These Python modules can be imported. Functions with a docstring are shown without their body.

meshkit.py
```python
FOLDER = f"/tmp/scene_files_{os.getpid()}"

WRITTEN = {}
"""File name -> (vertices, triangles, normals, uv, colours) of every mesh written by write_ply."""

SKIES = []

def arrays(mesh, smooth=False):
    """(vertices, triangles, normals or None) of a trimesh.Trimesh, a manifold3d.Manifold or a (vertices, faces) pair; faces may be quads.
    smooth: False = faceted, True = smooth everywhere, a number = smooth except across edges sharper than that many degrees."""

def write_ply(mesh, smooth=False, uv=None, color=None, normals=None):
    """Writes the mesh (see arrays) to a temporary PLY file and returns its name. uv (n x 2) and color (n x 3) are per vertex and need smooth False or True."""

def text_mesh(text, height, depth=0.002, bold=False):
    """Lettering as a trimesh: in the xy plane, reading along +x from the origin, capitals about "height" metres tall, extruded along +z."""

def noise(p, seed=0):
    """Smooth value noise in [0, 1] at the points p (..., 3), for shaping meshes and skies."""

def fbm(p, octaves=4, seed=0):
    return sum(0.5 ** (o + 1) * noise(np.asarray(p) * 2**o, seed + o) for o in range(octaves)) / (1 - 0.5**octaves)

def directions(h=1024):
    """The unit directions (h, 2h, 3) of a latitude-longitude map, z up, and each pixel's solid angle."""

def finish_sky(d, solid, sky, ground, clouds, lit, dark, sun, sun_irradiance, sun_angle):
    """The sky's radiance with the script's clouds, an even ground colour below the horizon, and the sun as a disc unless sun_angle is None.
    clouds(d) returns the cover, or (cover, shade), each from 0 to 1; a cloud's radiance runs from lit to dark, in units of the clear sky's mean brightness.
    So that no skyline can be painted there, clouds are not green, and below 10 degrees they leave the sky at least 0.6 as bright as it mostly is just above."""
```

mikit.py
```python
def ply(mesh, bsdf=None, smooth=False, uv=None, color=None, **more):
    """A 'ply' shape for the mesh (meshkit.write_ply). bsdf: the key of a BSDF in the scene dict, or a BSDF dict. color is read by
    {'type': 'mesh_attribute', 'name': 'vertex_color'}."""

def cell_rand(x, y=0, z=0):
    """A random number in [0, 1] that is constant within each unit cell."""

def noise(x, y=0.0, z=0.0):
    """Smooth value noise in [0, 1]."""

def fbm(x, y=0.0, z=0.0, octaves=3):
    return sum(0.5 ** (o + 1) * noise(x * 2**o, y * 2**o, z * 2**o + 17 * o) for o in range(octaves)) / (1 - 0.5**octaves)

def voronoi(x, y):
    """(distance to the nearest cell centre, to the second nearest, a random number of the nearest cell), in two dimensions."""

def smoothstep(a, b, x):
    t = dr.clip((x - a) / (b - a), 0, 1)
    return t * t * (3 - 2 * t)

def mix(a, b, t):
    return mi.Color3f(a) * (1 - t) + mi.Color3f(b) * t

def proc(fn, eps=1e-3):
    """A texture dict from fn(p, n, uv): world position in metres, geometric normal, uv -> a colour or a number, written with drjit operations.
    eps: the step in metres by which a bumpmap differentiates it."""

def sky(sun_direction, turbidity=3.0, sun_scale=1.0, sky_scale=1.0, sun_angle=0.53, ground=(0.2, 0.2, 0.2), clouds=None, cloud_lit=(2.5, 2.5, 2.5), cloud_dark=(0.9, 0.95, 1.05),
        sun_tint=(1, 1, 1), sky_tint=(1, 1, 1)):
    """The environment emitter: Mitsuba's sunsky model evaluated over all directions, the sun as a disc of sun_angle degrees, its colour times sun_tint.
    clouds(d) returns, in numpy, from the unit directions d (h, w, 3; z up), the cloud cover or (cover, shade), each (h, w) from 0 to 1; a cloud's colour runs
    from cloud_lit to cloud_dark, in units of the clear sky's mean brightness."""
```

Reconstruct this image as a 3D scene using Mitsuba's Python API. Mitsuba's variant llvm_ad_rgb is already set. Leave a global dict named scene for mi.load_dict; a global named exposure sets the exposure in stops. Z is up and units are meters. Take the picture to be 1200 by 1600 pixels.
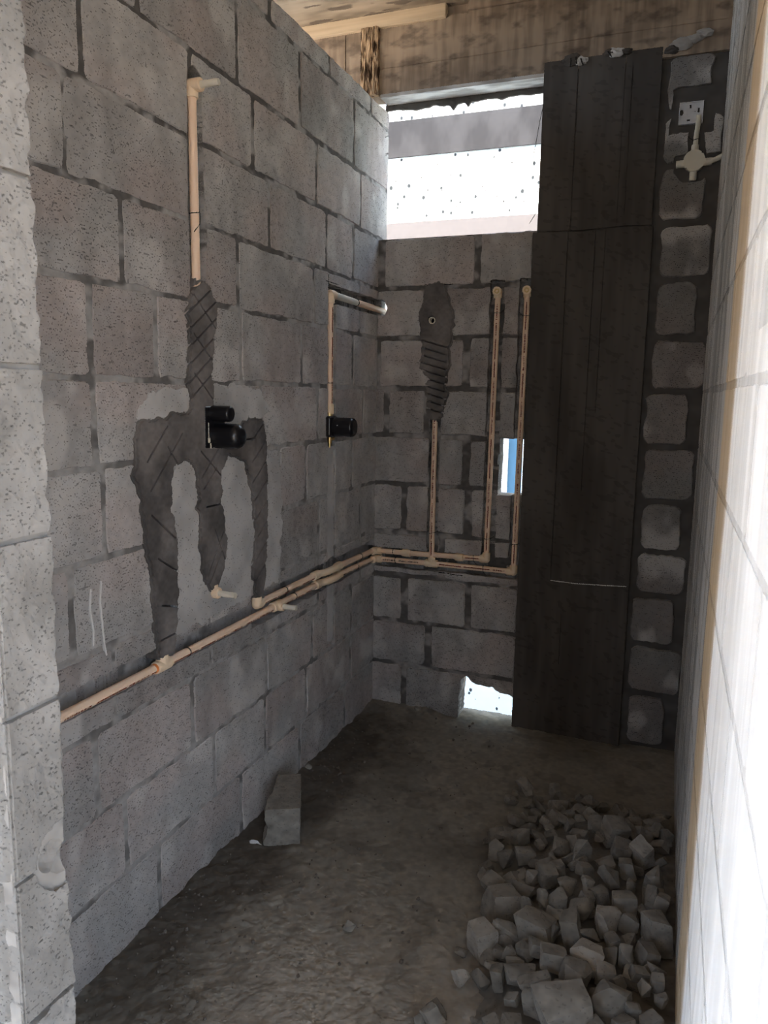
import math, random
import numpy as np, trimesh, mitsuba as mi, drjit as dr
import manifold3d as m3
from shapely.geometry import Polygon, LineString
from shapely.ops import unary_union
import meshkit, mikit
from mikit import proc, fbm, noise, voronoi, smoothstep, mix, cell_rand
T = mi.ScalarTransform4f
rng = random.Random(7)
nrg = np.random.default_rng(7)
scene, labels = {}, {}

# ------------------------------------------------------------------ camera, sky, exposure
CAM = np.array([1.1636, -2.9775, 1.3572])
yaw, pitch, roll = 0.3601, 0.1541, 0.0159
fwd = np.array([-math.sin(yaw) * math.cos(pitch), math.cos(yaw) * math.cos(pitch), -math.sin(pitch)])
right = np.array([math.cos(yaw), math.sin(yaw), 0.0])
up0 = np.cross(right, fwd)
up = np.cross(right * math.cos(roll) + up0 * math.sin(roll), fwd)
scene['camera'] = {'type': 'thinlens', 'fov': 2 * math.degrees(math.atan(600 / 1189.1)), 'fov_axis': 'x',
                   'aperture_radius': 0.0011, 'focus_distance': 2.5, 'near_clip': 0.01, 'far_clip': 200.0,
                   'to_world': T().look_at(origin=CAM.tolist(), target=(CAM + fwd).tolist(), up=up.tolist())}
SUN = (0.30, -0.52, 0.80)
def haze(d):
    return 0.35 + 0.5 * meshkit.fbm(d * 2.5, 4, 3)
scene['sky'] = mikit.sky(SUN, clouds=haze, cloud_lit=(2.4, 2.9, 3.6), cloud_dark=(1.5, 1.6, 1.8), turbidity=3.5, sun_scale=1.0, sky_scale=1.0, ground=(0.25, 0.22, 0.18), sky_tint=(1.0, 0.97, 0.92))
exposure = 4.3

# ------------------------------------------------------------------ materials
def bsdf(name, d):
    scene[name] = d
    return name

def rough(name, fn, rgh=0.9, bump=None, bscale=0.002, spec=0.2, eps=1e-3):
    base = {'type': 'principled', 'base_color': proc(fn) if callable(fn) else {'type': 'rgb', 'value': list(fn)}, 'roughness': rgh, 'specular': spec}
    if bump is not None:
        base = {'type': 'bumpmap', 'arbitrary': proc(bump, eps), 'scale': bscale, 'bsdf': base}
    scene[name] = {'type': 'twosided', 'bsdf': base}
    return name

def plain(name, col, rgh=0.5, metallic=0.0, spec=0.4):
    scene[name] = {'type': 'twosided', 'bsdf': {'type': 'principled', 'base_color': {'type': 'rgb', 'value': list(col)}, 'roughness': rgh, 'metallic': metallic, 'specular': spec}}
    return name

def pores(p, f=260.0, lo=0.20, hi=0.32):
    return 1 - smoothstep(lo, hi, noise(p.x * f + 3.1, p.y * f, p.z * f))

def block_bump(p, n, uv):
    return 0.6 * fbm(p.x * 110, p.y * 110, p.z * 110, 2) - 0.55 * pores(p, 240, 0.18, 0.32) + 0.8 * fbm(p.x * 22, p.y * 22, p.z * 22, 2)

def block_col(tint, off):
    def fn(p, n, uv):
        big = fbm(p.x * 3 + off, p.y * 3, p.z * 3 + off, 3)
        streak = fbm(p.x * 26 + off, p.y * 26, p.z * 5, 2)
        g = fbm(p.x * 70, p.y * 70, p.z * 70, 2)
        v = 0.62 + 0.50 * big + 0.40 * (streak - 0.5) + 0.22 * (g - 0.5)
        col = mix(tint, (tint[0] * 1.05, tint[1] * 0.97, tint[2] * 0.95), smoothstep(0.35, 0.65, fbm(p.x * 5, p.y * 5 + off, p.z * 5, 2))) * v
        col = mix(col, mi.Color3f(0.50, 0.48, 0.46), 0.7 * smoothstep(0.55, 0.75, fbm(p.x * 9 + 7, p.y * 9, p.z * 6 + off, 3)))
        return mi.Color3f(col) * (1 - 0.55 * pores(p, 300, 0.16, 0.28)) * (1 - 0.45 * pores(p, 120, 0.07, 0.13))
    return fn

SHADED_STRIP = rough('shaded_strip_mat', block_col((0.225, 0.22, 0.21), 3.3), 0.95, block_bump, 0.0016)  # block tint darkened: shade beside the right wall put into the colour
BLOCKS = [rough(f'block_mat_{i}', block_col(t, o), 0.95, block_bump, 0.0016) for i, (t, o) in enumerate(
    [((0.38, 0.368, 0.357), 1.3), ((0.345, 0.334, 0.325), 5.1), ((0.415, 0.402, 0.39), 9.7)])]

def mortar_col(p, n, uv):
    g = fbm(p.x * 60, p.y * 60, p.z * 60, 3)
    m = smoothstep(0.46, 0.66, fbm(p.x * 16 + 3, p.y * 16, p.z * 16, 3))
    return mix(mi.Color3f(0.10, 0.094, 0.089), mi.Color3f(0.29, 0.275, 0.265), m) * (0.65 + 0.7 * g)
def coarse_bump(p, n, uv):
    return fbm(p.x * 75, p.y * 75, p.z * 75, 3) + 0.8 * fbm(p.x * 25, p.y * 25, p.z * 25, 2)
def mortar_left(p, n, uv):
    g = fbm(p.x * 60, p.y * 60, p.z * 60, 3)
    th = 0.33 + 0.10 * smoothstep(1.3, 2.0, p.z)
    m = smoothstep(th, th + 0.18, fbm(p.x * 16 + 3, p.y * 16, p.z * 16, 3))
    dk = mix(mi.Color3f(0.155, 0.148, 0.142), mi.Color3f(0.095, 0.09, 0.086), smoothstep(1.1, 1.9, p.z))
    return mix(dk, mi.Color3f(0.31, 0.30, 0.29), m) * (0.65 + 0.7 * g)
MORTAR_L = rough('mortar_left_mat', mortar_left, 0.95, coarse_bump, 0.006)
MORTAR = rough('mortar_mat', mortar_col, 0.95, coarse_bump, 0.006)

def patch_col(p, n, uv):
    b = fbm(p.x * 14, p.y * 14, p.z * 8, 3)
    g = fbm(p.x * 90, p.y * 90, p.z * 90, 2)
    return mix(mi.Color3f(0.085, 0.079, 0.076), mi.Color3f(0.175, 0.160, 0.152), smoothstep(0.3, 0.7, b)) * (0.8 + 0.4 * g)
PATCH = rough('patch_mat', patch_col, 0.85, lambda p, n, uv: fbm(p.x * 30, p.y * 30, p.z * 30, 3) + 0.3 * noise(p.x * 200, p.y * 200, p.z * 200), 0.004)

def column_col(p, n, uv):
    b = fbm(p.x * 6, p.y * 6, p.z * 2.0, 4)
    s = fbm(p.x * 40, 0.0, p.z * 3, 3)
    sp = smoothstep(0.66, 0.74, fbm(p.x * 45 + p.z * 30, p.z * 70, 2.0, 2))
    c = mix(mi.Color3f(0.062, 0.056, 0.051), mi.Color3f(0.102, 0.093, 0.084), smoothstep(0.3, 0.7, 0.7 * b + 0.3 * s))
    return mi.Color3f(c) * (1 - 0.2 * sp)
COLUMN = rough('column_mat', column_col, 0.85, lambda p, n, uv: fbm(p.x * 40, p.y * 40, p.z * 22, 3), 0.0012)

def beam_col(p, n, uv):
    b = fbm(p.x * 5, p.y * 5, p.z * 9, 4)
    s = fbm(p.x * 55, p.y * 20, p.z * 5, 3)
    c = mix(mi.Color3f(0.18, 0.138, 0.104), mi.Color3f(0.33, 0.265, 0.205), smoothstep(0.3, 0.7, 0.5 * b + 0.5 * s))
    c = mix(c, mi.Color3f(0.085, 0.065, 0.053), 0.7 * smoothstep(0.5, 0.8, fbm(p.x * 17 + 4, p.y * 17, p.z * 26, 4)))
    return c
BEAM = rough('beam_mat', beam_col, 0.9, coarse_bump, 0.003)

def slab_col(p, n, uv):
    b = fbm(p.x * 4, p.y * 12, p.z * 4, 4)
    c = mix(mi.Color3f(0.20, 0.165, 0.125), mi.Color3f(0.46, 0.39, 0.31), smoothstep(0.3, 0.7, b))
    return mix(c, mi.Color3f(0.09, 0.07, 0.06), 0.7 * smoothstep(0.6, 0.7, fbm(p.x * 9, p.y * 30, 1.0, 3)))
SLAB = rough('slab_mat', slab_col, 0.9, coarse_bump, 0.003)

def timber_col(p, n, uv):
    g = fbm(p.x * 4, p.y * 80, p.z * 90, 3)
    return mix(mi.Color3f(0.42, 0.33, 0.23), mi.Color3f(0.60, 0.50, 0.37), g)
TIMBER = rough('timber_mat', timber_col, 0.8)

def honey_col(p, n, uv):
    g = fbm(p.x * 130, p.y * 60, p.z * 22, 3)
    return mix(mi.Color3f(0.05, 0.032, 0.02), mi.Color3f(0.36, 0.26, 0.17), smoothstep(0.35, 0.62, g))
HONEY = rough('honeycomb_mat', honey_col, 0.95, lambda p, n, uv: fbm(p.x * 130, p.y * 60, p.z * 22, 3), 0.012)

def floor_col(p, n, uv):
    b = fbm(p.x * 3.2 + 2, p.y * 3.2, 0.0, 4)
    g = fbm(p.x * 60, p.y * 60, p.z * 60, 3)
    c = mix(mi.Color3f(0.165, 0.153, 0.13), mi.Color3f(0.235, 0.217, 0.185), smoothstep(0.3, 0.7, b))
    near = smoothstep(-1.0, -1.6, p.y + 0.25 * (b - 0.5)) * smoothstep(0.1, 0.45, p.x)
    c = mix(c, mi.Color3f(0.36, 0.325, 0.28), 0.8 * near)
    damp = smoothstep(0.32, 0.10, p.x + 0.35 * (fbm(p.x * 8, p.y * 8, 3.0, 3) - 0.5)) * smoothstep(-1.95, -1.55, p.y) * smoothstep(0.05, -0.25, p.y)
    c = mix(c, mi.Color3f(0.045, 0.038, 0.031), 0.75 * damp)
    spots = smoothstep(0.60, 0.70, fbm(p.x * 14, p.y * 14, 8.0, 3))
    c = mix(c, mi.Color3f(0.05, 0.043, 0.037), 0.25 * spots)
    return mi.Color3f(c) * (0.7 + 0.6 * g)
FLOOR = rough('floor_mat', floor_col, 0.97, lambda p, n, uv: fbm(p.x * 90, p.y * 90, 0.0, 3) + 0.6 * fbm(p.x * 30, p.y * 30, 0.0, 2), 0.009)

def right_col(p, n, uv):
    b = fbm(p.y * 7, p.z * 1.2, 0.0, 4)
    s = fbm(p.y * 40, p.z * 2.5, 4.0, 3)
    c = mix(mi.Color3f(0.17, 0.163, 0.15), mi.Color3f(0.33, 0.315, 0.295), smoothstep(0.3, 0.7, 0.5 * b + 0.5 * s))
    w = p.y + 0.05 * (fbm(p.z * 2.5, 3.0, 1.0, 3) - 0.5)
    whitened = mix(mi.Color3f(0.66, 0.65, 0.62), mi.Color3f(0.82, 0.81, 0.78), smoothstep(0.3, 0.7, 0.5 * b + 0.5 * s))  # pale tone paints the doorway light onto the near stretch
    c = mix(c, whitened, smoothstep(-1.55, -1.60, w))
    ochre = smoothstep(-1.64, -1.59, w) * smoothstep(-1.33, -1.37, w)
    c = mix(c, mi.Color3f(0.46, 0.33, 0.19), 0.7 * ochre)
    return c
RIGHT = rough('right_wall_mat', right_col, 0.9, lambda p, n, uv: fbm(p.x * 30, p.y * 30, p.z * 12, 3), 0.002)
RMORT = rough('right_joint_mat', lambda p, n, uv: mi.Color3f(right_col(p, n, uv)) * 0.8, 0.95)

JMORT = rough('jamb_mortar_mat', lambda p, n, uv: mix(mi.Color3f(0.17, 0.16, 0.15), mi.Color3f(0.36, 0.35, 0.33), fbm(p.x * 30, p.y * 30, p.z * 30, 3)), 0.95, coarse_bump, 0.006)
JAMB = rough('jamb_mat', lambda p, n, uv: mix(mi.Color3f(0.19, 0.185, 0.176), mi.Color3f(0.28, 0.273, 0.262), smoothstep(0.3, 0.7, fbm(p.x * 10, p.y * 10, p.z * 8, 3)))
             * (1 - 0.6 * pores(p, 380, 0.16, 0.26)) * (1 - 0.5 * pores(p, 190, 0.10, 0.17)), 0.95, block_bump, 0.003)

def stucco_col(p, n, uv):
    d1, d2, w = voronoi(p.x * 17, p.z * 14)
    r = 0.05 + 0.17 * w * w
    s = smoothstep(r, 0.6 * r, d1) * smoothstep(0.25, 0.3, w)
    return mix(mi.Color3f(0.67, 0.82, 0.91), mi.Color3f(0.04, 0.05, 0.06), s)
STUCCO = rough('stucco_mat', stucco_col, 0.9)
PLINTH = rough('pale_ledge_mat', (0.125, 0.125, 0.14), 0.9)
GREYBAND = rough('grey_band_mat', lambda p, n, uv: mix(mi.Color3f(0.030, 0.032, 0.038), mi.Color3f(0.046, 0.049, 0.057), smoothstep(0.3, 0.7, fbm(p.x * 14, p.y, p.z * 5, 4))), 0.85)
SOIL = rough('soil_mat', lambda p, n, uv: mix(mi.Color3f(0.36, 0.31, 0.25), mi.Color3f(0.50, 0.445, 0.375), fbm(p.x * 3, p.y * 3, 0.0, 4)), 0.95)
BLUE = plain('blue_paint', (0.13, 0.29, 0.46), 0.6, spec=0.2)
WHITEPAINT = plain('white_paint', (0.8, 0.8, 0.8), 0.5)
PLASTER = rough('plaster_mat', lambda p, n, uv: mix(mi.Color3f(0.30, 0.29, 0.28), mi.Color3f(0.55, 0.54, 0.53), smoothstep(0.35, 0.65, fbm(p.x * 9, p.y * 30, p.z * 9, 3))), 0.9, coarse_bump, 0.003)

PIPE = plain('pipe_beige', (0.82, 0.61, 0.45), 0.38)
FITTING = plain('fitting_beige', (0.80, 0.63, 0.45), 0.34)
PVCGREY = plain('pvc_pale', (0.66, 0.62, 0.53), 0.35)
RED = plain('red_print', (0.16, 0.022, 0.012), 0.6)
DARKPRINT = plain('dark_print', (0.06, 0.016, 0.012), 0.6)
ORANGE = plain('orange_primer', (0.75, 0.25, 0.07), 0.5)
WIRE = plain('black_wire', (0.012, 0.011, 0.011), 0.5)
BLACK = plain('black_plastic', (0.006, 0.006, 0.008), 0.28, spec=0.5)
BRASS = plain('brass', (0.62, 0.46, 0.22), 0.35, metallic=1.0)
ZINC = rough('zinc_mat', lambda p, n, uv: mix(mi.Color3f(0.46, 0.46, 0.47), mi.Color3f(0.62, 0.62, 0.63), fbm(p.x * 60, p.y * 60, p.z * 60, 3)), 0.5)
IVORY = plain('ivory_pvc', (0.60, 0.56, 0.46), 0.4)
HOLE = plain('dark_hole', (0.004, 0.004, 0.004), 0.9)
CHALK = plain('pale_lime', (0.62, 0.61, 0.60), 0.95)
def rub(tint, o):
    return lambda p, n, uv: mi.Color3f(*tint) * (0.55 + 0.9 * fbm(p.x * 45 + o, p.y * 45, p.z * 45, 3)) * (1 - 0.25 * pores(p, 200, 0.15, 0.25))
RUBBLE = [rough(f'rubble_mat_{i}', rub(t, i), 0.95, coarse_bump, 0.003) for i, t in enumerate([(0.215, 0.200, 0.176), (0.170, 0.158, 0.139), (0.305, 0.283, 0.25)])]

CRUMB = plain('crumb_mat', (0.13, 0.115, 0.10), 0.95, spec=0.1)
# ------------------------------------------------------------------ helpers
used = {}
def key(name, parent=None):
    k = f'{parent}__{name}' if parent else name
    n = used.get(k, 0)
    used[k] = n + 1
    return k if n == 0 else f'{k}_{n:03d}'
def tag(k, label=None, cat=None, group=None, kind=None):
    d = labels.setdefault(k, {})
    for a, b in (('label', label), ('category', cat), ('group', group), ('kind', kind)):
        if b: d[a] = b
def add(name, mesh, mat, parent=None, smooth=False, label=None, cat=None, group=None, kind=None):
    k = key(name, parent)
    scene[k] = mikit.ply(mesh, mat, smooth=smooth)
    if label or cat or group or kind: tag(k, label, cat, group, kind)
    return k
def thing(name, label, cat, group=None, kind=None):
    k = key(name); tag(k, label, cat, group, kind); return k
def MF(v, f): return m3.Manifold(m3.Mesh(np.asarray(v, np.float32), np.asarray(f, np.uint32)))
def tm(m):
    g = m.to_mesh(); return trimesh.Trimesh(np.array(g.vert_properties[:, :3]), np.array(g.tri_verts), process=False)
def bx(x0, x1, y0, y1, z0, z1):
    b = trimesh.creation.box(extents=(x1 - x0, y1 - y0, z1 - z0)); b.apply_translation(((x0 + x1) / 2, (y0 + y1) / 2, (z0 + z1) / 2)); return b
def rbx(x0, x1, y0, y1, z0, z1, r=0.004):
    pts = [(x, y, z) for x in (x0 + r, x1 - r) for y in (y0 + r, y1 - r) for z in (z0 + r, z1 - r)]
    return tm(m3.Manifold.batch_hull([m3.Manifold.sphere(r, 12).translate(p) for p in pts]))
def cat(ms): return trimesh.util.concatenate(ms)

PL = {'left': (np.array([[0, 1, 0], [0, 0, 1], [1, 0, 0]], float), np.zeros(3)),
      'back': (np.array([[1, 0, 0], [0, 0, 1], [0, -1, 0]], float), np.zeros(3)),
      'jamb': (np.array([[0, 1, 0], [0, 0, 1], [1, 0, 0]], float), np.array([0.485, 0, 0])),
      'right': (np.array([[0, -1, 0], [0, 0, 1], [-1, 0, 0]], float), np.array([1.252, 0, 0]))}
def W(plane, P):                                   # local (u, v, w) -> world
    B, o = PL[plane]; return np.asarray(P, float) @ B + o
def wm(plane, mesh):
    m = tm(mesh) if hasattr(mesh, 'to_mesh') else mesh.copy()
    m.vertices = W(plane, m.vertices); return m

def sbox(a, b, c, d): return Polygon([(a, c), (b, c), (b, d), (a, d)])
def jitter_poly(pts, step=0.012, amp=0.003, seed=0, closed=True):
    """resample an outline and roughen it"""
    ring = LineString(list(pts) + [pts[0]])
    n = max(8, int(ring.length / step)); r = np.random.default_rng(seed)
    P = np.array([ring.interpolate(t, normalized=True).coords[0] for t in np.arange(n) / n])
    d = np.roll(P, -1, 0) - np.roll(P, 1, 0); d /= np.linalg.norm(d, axis=1, keepdims=True) + 1e-9
    nn = np.stack([d[:, 1], -d[:, 0]], -1)
    a = r.normal(0, 1, n); a = 0.6 * a + 0.4 * np.roll(a, 1) + 0.5 * np.roll(a, 2)
    return P + nn * (a * amp)[:, None]
def extr(poly, w0, w1):
    """shapely polygon(s) -> manifold between w0 and w1"""
    out = []
    for g in getattr(poly, 'geoms', [poly]):
        if g.is_empty or g.area < 1e-7: continue
        cs = m3.CrossSection([np.array(g.exterior.coords)[:-1]] + [np.array(i.coords)[:-1] for i in g.interiors], m3.FillRule.EvenOdd)
        out.append(m3.Manifold.extrude(cs, w1 - w0).translate((0, 0, w0)))
    return sum(out[1:], out[0]) if out else m3.Manifold()

def block_solid(u0, u1, v0, v1, depth=0.05, w=0.0, seed=0, amp=0.0016, corner=0.006):
    """masonry unit: chipped outline, eased front arris"""
    r = np.random.default_rng(seed)
    c = corner
    pts = [(u0 + c, v0), (u1 - c, v0), (u1, v0 + c), (u1, v1 - c), (u1 - c, v1), (u0 + c, v1), (u0, v1 - c), (u0, v0 + c)]
    P = jitter_poly(pts, 0.015, amp, seed)
    cen = P.mean(0); n = len(P)
    sc = lambda ins: P - (P - cen) / np.maximum(np.abs((P - cen) / [(u1 - u0) / 2, (v1 - v0) / 2]).max(1, keepdims=True), .2) * 0 - np.sign(P - cen) * ins * (np.abs((P - cen) / [(u1 - u0) / 2, (v1 - v0) / 2]) > 0.8)
    rings = [np.c_[P, np.full(n, -depth)], np.c_[P, np.full(n, w - 0.006)], np.c_[sc(0.0035), np.full(n, w)]]
    v = np.vstack(rings + [[[*cen, -depth]], [[*cen, w + r.normal(0, .0006)]]])
    f = []
    for k in range(2):
        for i in range(n):
            j = (i + 1) % n; a, b, c2, d = k * n + i, k * n + j, (k + 1) * n + j, (k + 1) * n + i
            f += [[a, b, c2], [a, c2, d]]
    for i in range(n):
        j = (i + 1) % n
        f += [[3 * n, j, i], [3 * n + 1, 2 * n + i, 2 * n + j]]
    return MF(v, f)

LEV = [0.012, 0.202, 0.397, 0.594, 0.783, 0.986, 1.188, 1.381, 1.584, 1.778, 1.975, 2.178, 2.41, 2.482]

def lay(parent, plane, courses, cutters, umin, umax, bed=0.009, head=0.013, mats=BLOCKS, amp=0.0020, clip=None, seed0=0, lev=LEV, wj=0.0006, cor=.004):
    """lays every block of a wall as one part each; courses: {course: [head joints]}"""
    for cidx, joints in courses.items():
        edges = [umin] + [j for j in sorted(joints) if umin < j < umax] + [umax]
        for i, (a, b) in enumerate(zip(edges[:-1], edges[1:])):
            if b - a < 0.03: continue
            s = seed0 + cidx * 41 + i * 7; r = np.random.default_rng(s)
            hj = head * r.uniform(0.6, 1.5) / 2; bj = bed / 2
            v0 = (0.0 if cidx == 0 else lev[cidx] + bj * r.uniform(.6, 1.5)); v1 = lev[cidx + 1] - bj * r.uniform(.6, 1.5)
            m = block_solid(a + (hj if i else 0), b - (hj if i < len(edges) - 2 else 0), v0, v1, w=r.normal(0, wj), seed=s, amp=amp, corner=cor)
            for (bb, cut) in cutters:
                if bb[0] < b and bb[1] > a and bb[2] < v1 and bb[3] > v0: m = m - cut
            if clip is not None: m = m ^ clip
            if m.is_empty() or m.volume() < 2e-6: continue
            for q in m.decompose():
                if q.volume() < 2e-6: continue
                add('block', wm(plane, q), mats[r.integers(len(mats))], parent)

def cutter(pts, depth, seed=0, amp=0.0022, step=0.012, w1=0.05):
    P = Polygon(jitter_poly(pts, step, amp, seed)).buffer(0)
    b = P.bounds
    return ((b[0], b[2], b[1], b[3]), extr(P, -depth, w1))
def rect(a, b, c, d): return [(a, c), (b, c), (b, d), (a, d)]

# swept tubes and lathes -------------------------------------------------------
def tube(points, r, sides=16, caps=True):
    p = np.asarray(points, float); n = len(p)
    r = np.broadcast_to(r, (n,)).astype(float)
    t = np.gradient(p, axis=0) if n > 2 else np.repeat(p[1:] - p[:1], 2, 0)
    t /= np.linalg.norm(t, axis=1, keepdims=True)
    ref = np.array([0, 0, 1.0]) if abs(t[0][2]) < .9 else np.array([1.0, 0, 0])
    a = np.cross(t[0], ref); a /= np.linalg.norm(a); A = [a]
    for i in range(1, n):
        a = A[-1] - t[i] * (A[-1] @ t[i]); A.append(a / np.linalg.norm(a))
    A = np.array(A); Bv = np.cross(t, A); ang = np.arange(sides) * 2 * np.pi / sides
    v = p[:, None] + r[:, None, None] * (np.cos(ang)[None, :, None] * A[:, None] + np.sin(ang)[None, :, None] * Bv[:, None])
    v = v.reshape(-1, 3); f = []
    for i in range(n - 1):
        for j in range(sides):
            k = (j + 1) % sides; f += [[i * sides + j, i * sides + k, (i + 1) * sides + k], [i * sides + j, (i + 1) * sides + k, (i + 1) * sides + j]]
    if caps:
        v = np.vstack([v, p[:1], p[-1:]]); a, b = len(v) - 2, len(v) - 1
        for j in range(sides):
            k = (j + 1) % sides; f += [[a, k, j], [b, (n - 1) * sides + j, (n - 1) * sides + k]]
    return trimesh.Trimesh(v, f, process=False)
def seg(a, b, r, bev=0.0012, sides=18):
    a, b = np.asarray(a, float), np.asarray(b, float); d = (b - a) / np.linalg.norm(b - a)
    return tube([a, a + d * bev * .05, a + d * bev, b - d * bev, b - d * bev * .05, b], [r - bev, r - bev * .4, r, r, r - bev * .4, r - bev], sides)
def bend(points, rad, n=7):
    """round the corners of a polyline"""
    p = [np.asarray(q, float) for q in points]; out = [p[0]]
    for a, b, c in zip(p[:-2], p[1:-1], p[2:]):
        u, v = (a - b) / np.linalg.norm(a - b), (c - b) / np.linalg.norm(c - b)
        s, e = b + u * rad, b + v * rad
        for t in np.linspace(0, 1, n): out.append((1 - t) ** 2 * s + 2 * t * (1 - t) * b + t * t * e)
    return np.array(out + [p[-1]])
RP, RF = 0.0112, 0.0162
def pipe(parent, a, b, face, print_=True, seed=0, mat=PIPE, r=RP, name='pipe'):
    """a straight length with its printed line on the side turned to 'face'"""
    a, b, face = (np.asarray(x, float) for x in (a, b, face))
    k = add(name, seg(a, b, r), mat, parent, smooth=40)
    if print_:
        d = b - a; L = np.linalg.norm(d); d /= L; n = face - d * (face @ d); n /= np.linalg.norm(n); s = np.cross(d, n)
        rr = np.random.default_rng(seed); ms = []; t = 0.01
        while t < L - 0.02:
            long = rr.random() < .45
            if long:
                e = min(t + rr.uniform(.05, .11), L - .01); pieces = [(t, e, .0019)]
            else:
                e = min(t + rr.uniform(.05, .09), L - .01); pieces = []; q = t
                while q < e: pieces.append((q, min(q + rr.uniform(.002, .005), e),   .0028)); q += rr.uniform(.004, .008)
            for q0, q1, hw in pieces:
                if q1 - q0 < .001: continue
                c0, c1 = a + d * q0, a + d * q1; th = hw / r
                P = []
                for c in (c0, c1):
                    for w in (-th, 0, th): P.append(c + (n * math.cos(w) + s * math.sin(w)) * (r + .0004))
                ms.append(trimesh.Trimesh(P, [[0, 1, 4], [0, 4, 3], [1, 2, 5], [1, 5, 4]], process=False))
            t = e + rr.uniform(.008, .02)
        if ms: add('printed_line', cat(ms), RED if seed % 2 == 0 else DARKPRINT, k if k.count('__') < 2 else parent, label='red-brown line of small print along the pipe', kind='stuff')
    return k
def socket(c, d, L, r=RF):
    c, d = np.asarray(c, float), np.asarray(d, float); d = d / np.linalg.norm(d)
    return seg(c, c + d * L, r, .0016)
def elbow(parent, c, d1, d2, L=0.026, label=None, mat=FITTING):
    c = np.asarray(c, float)
    ball = trimesh.creation.icosphere(3, RF * .99); ball.apply_translation(c)
    return add('elbow_fitting', cat([ball, socket(c, d1, L), socket(c, d2, L)]), mat, parent, smooth=40, label=label)
def tee(parent, c, d, b, L=0.027):
    d = np.asarray(d, float); c = np.asarray(c, float); d = d / np.linalg.norm(d)
    return add('tee_fitting', cat([seg(c - d * L, c + d * L, RF, .0016), socket(c, b, L)]), FITTING, parent, smooth=40)
def coupling(parent, c, d, L=0.036, r=RF):
    c, d = np.asarray(c, float), np.asarray(d, float); d = d / np.linalg.norm(d)
    return add('coupling', seg(c - d * L / 2, c + d * L / 2, r, .0016), FITTING, parent, smooth=40)
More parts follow.
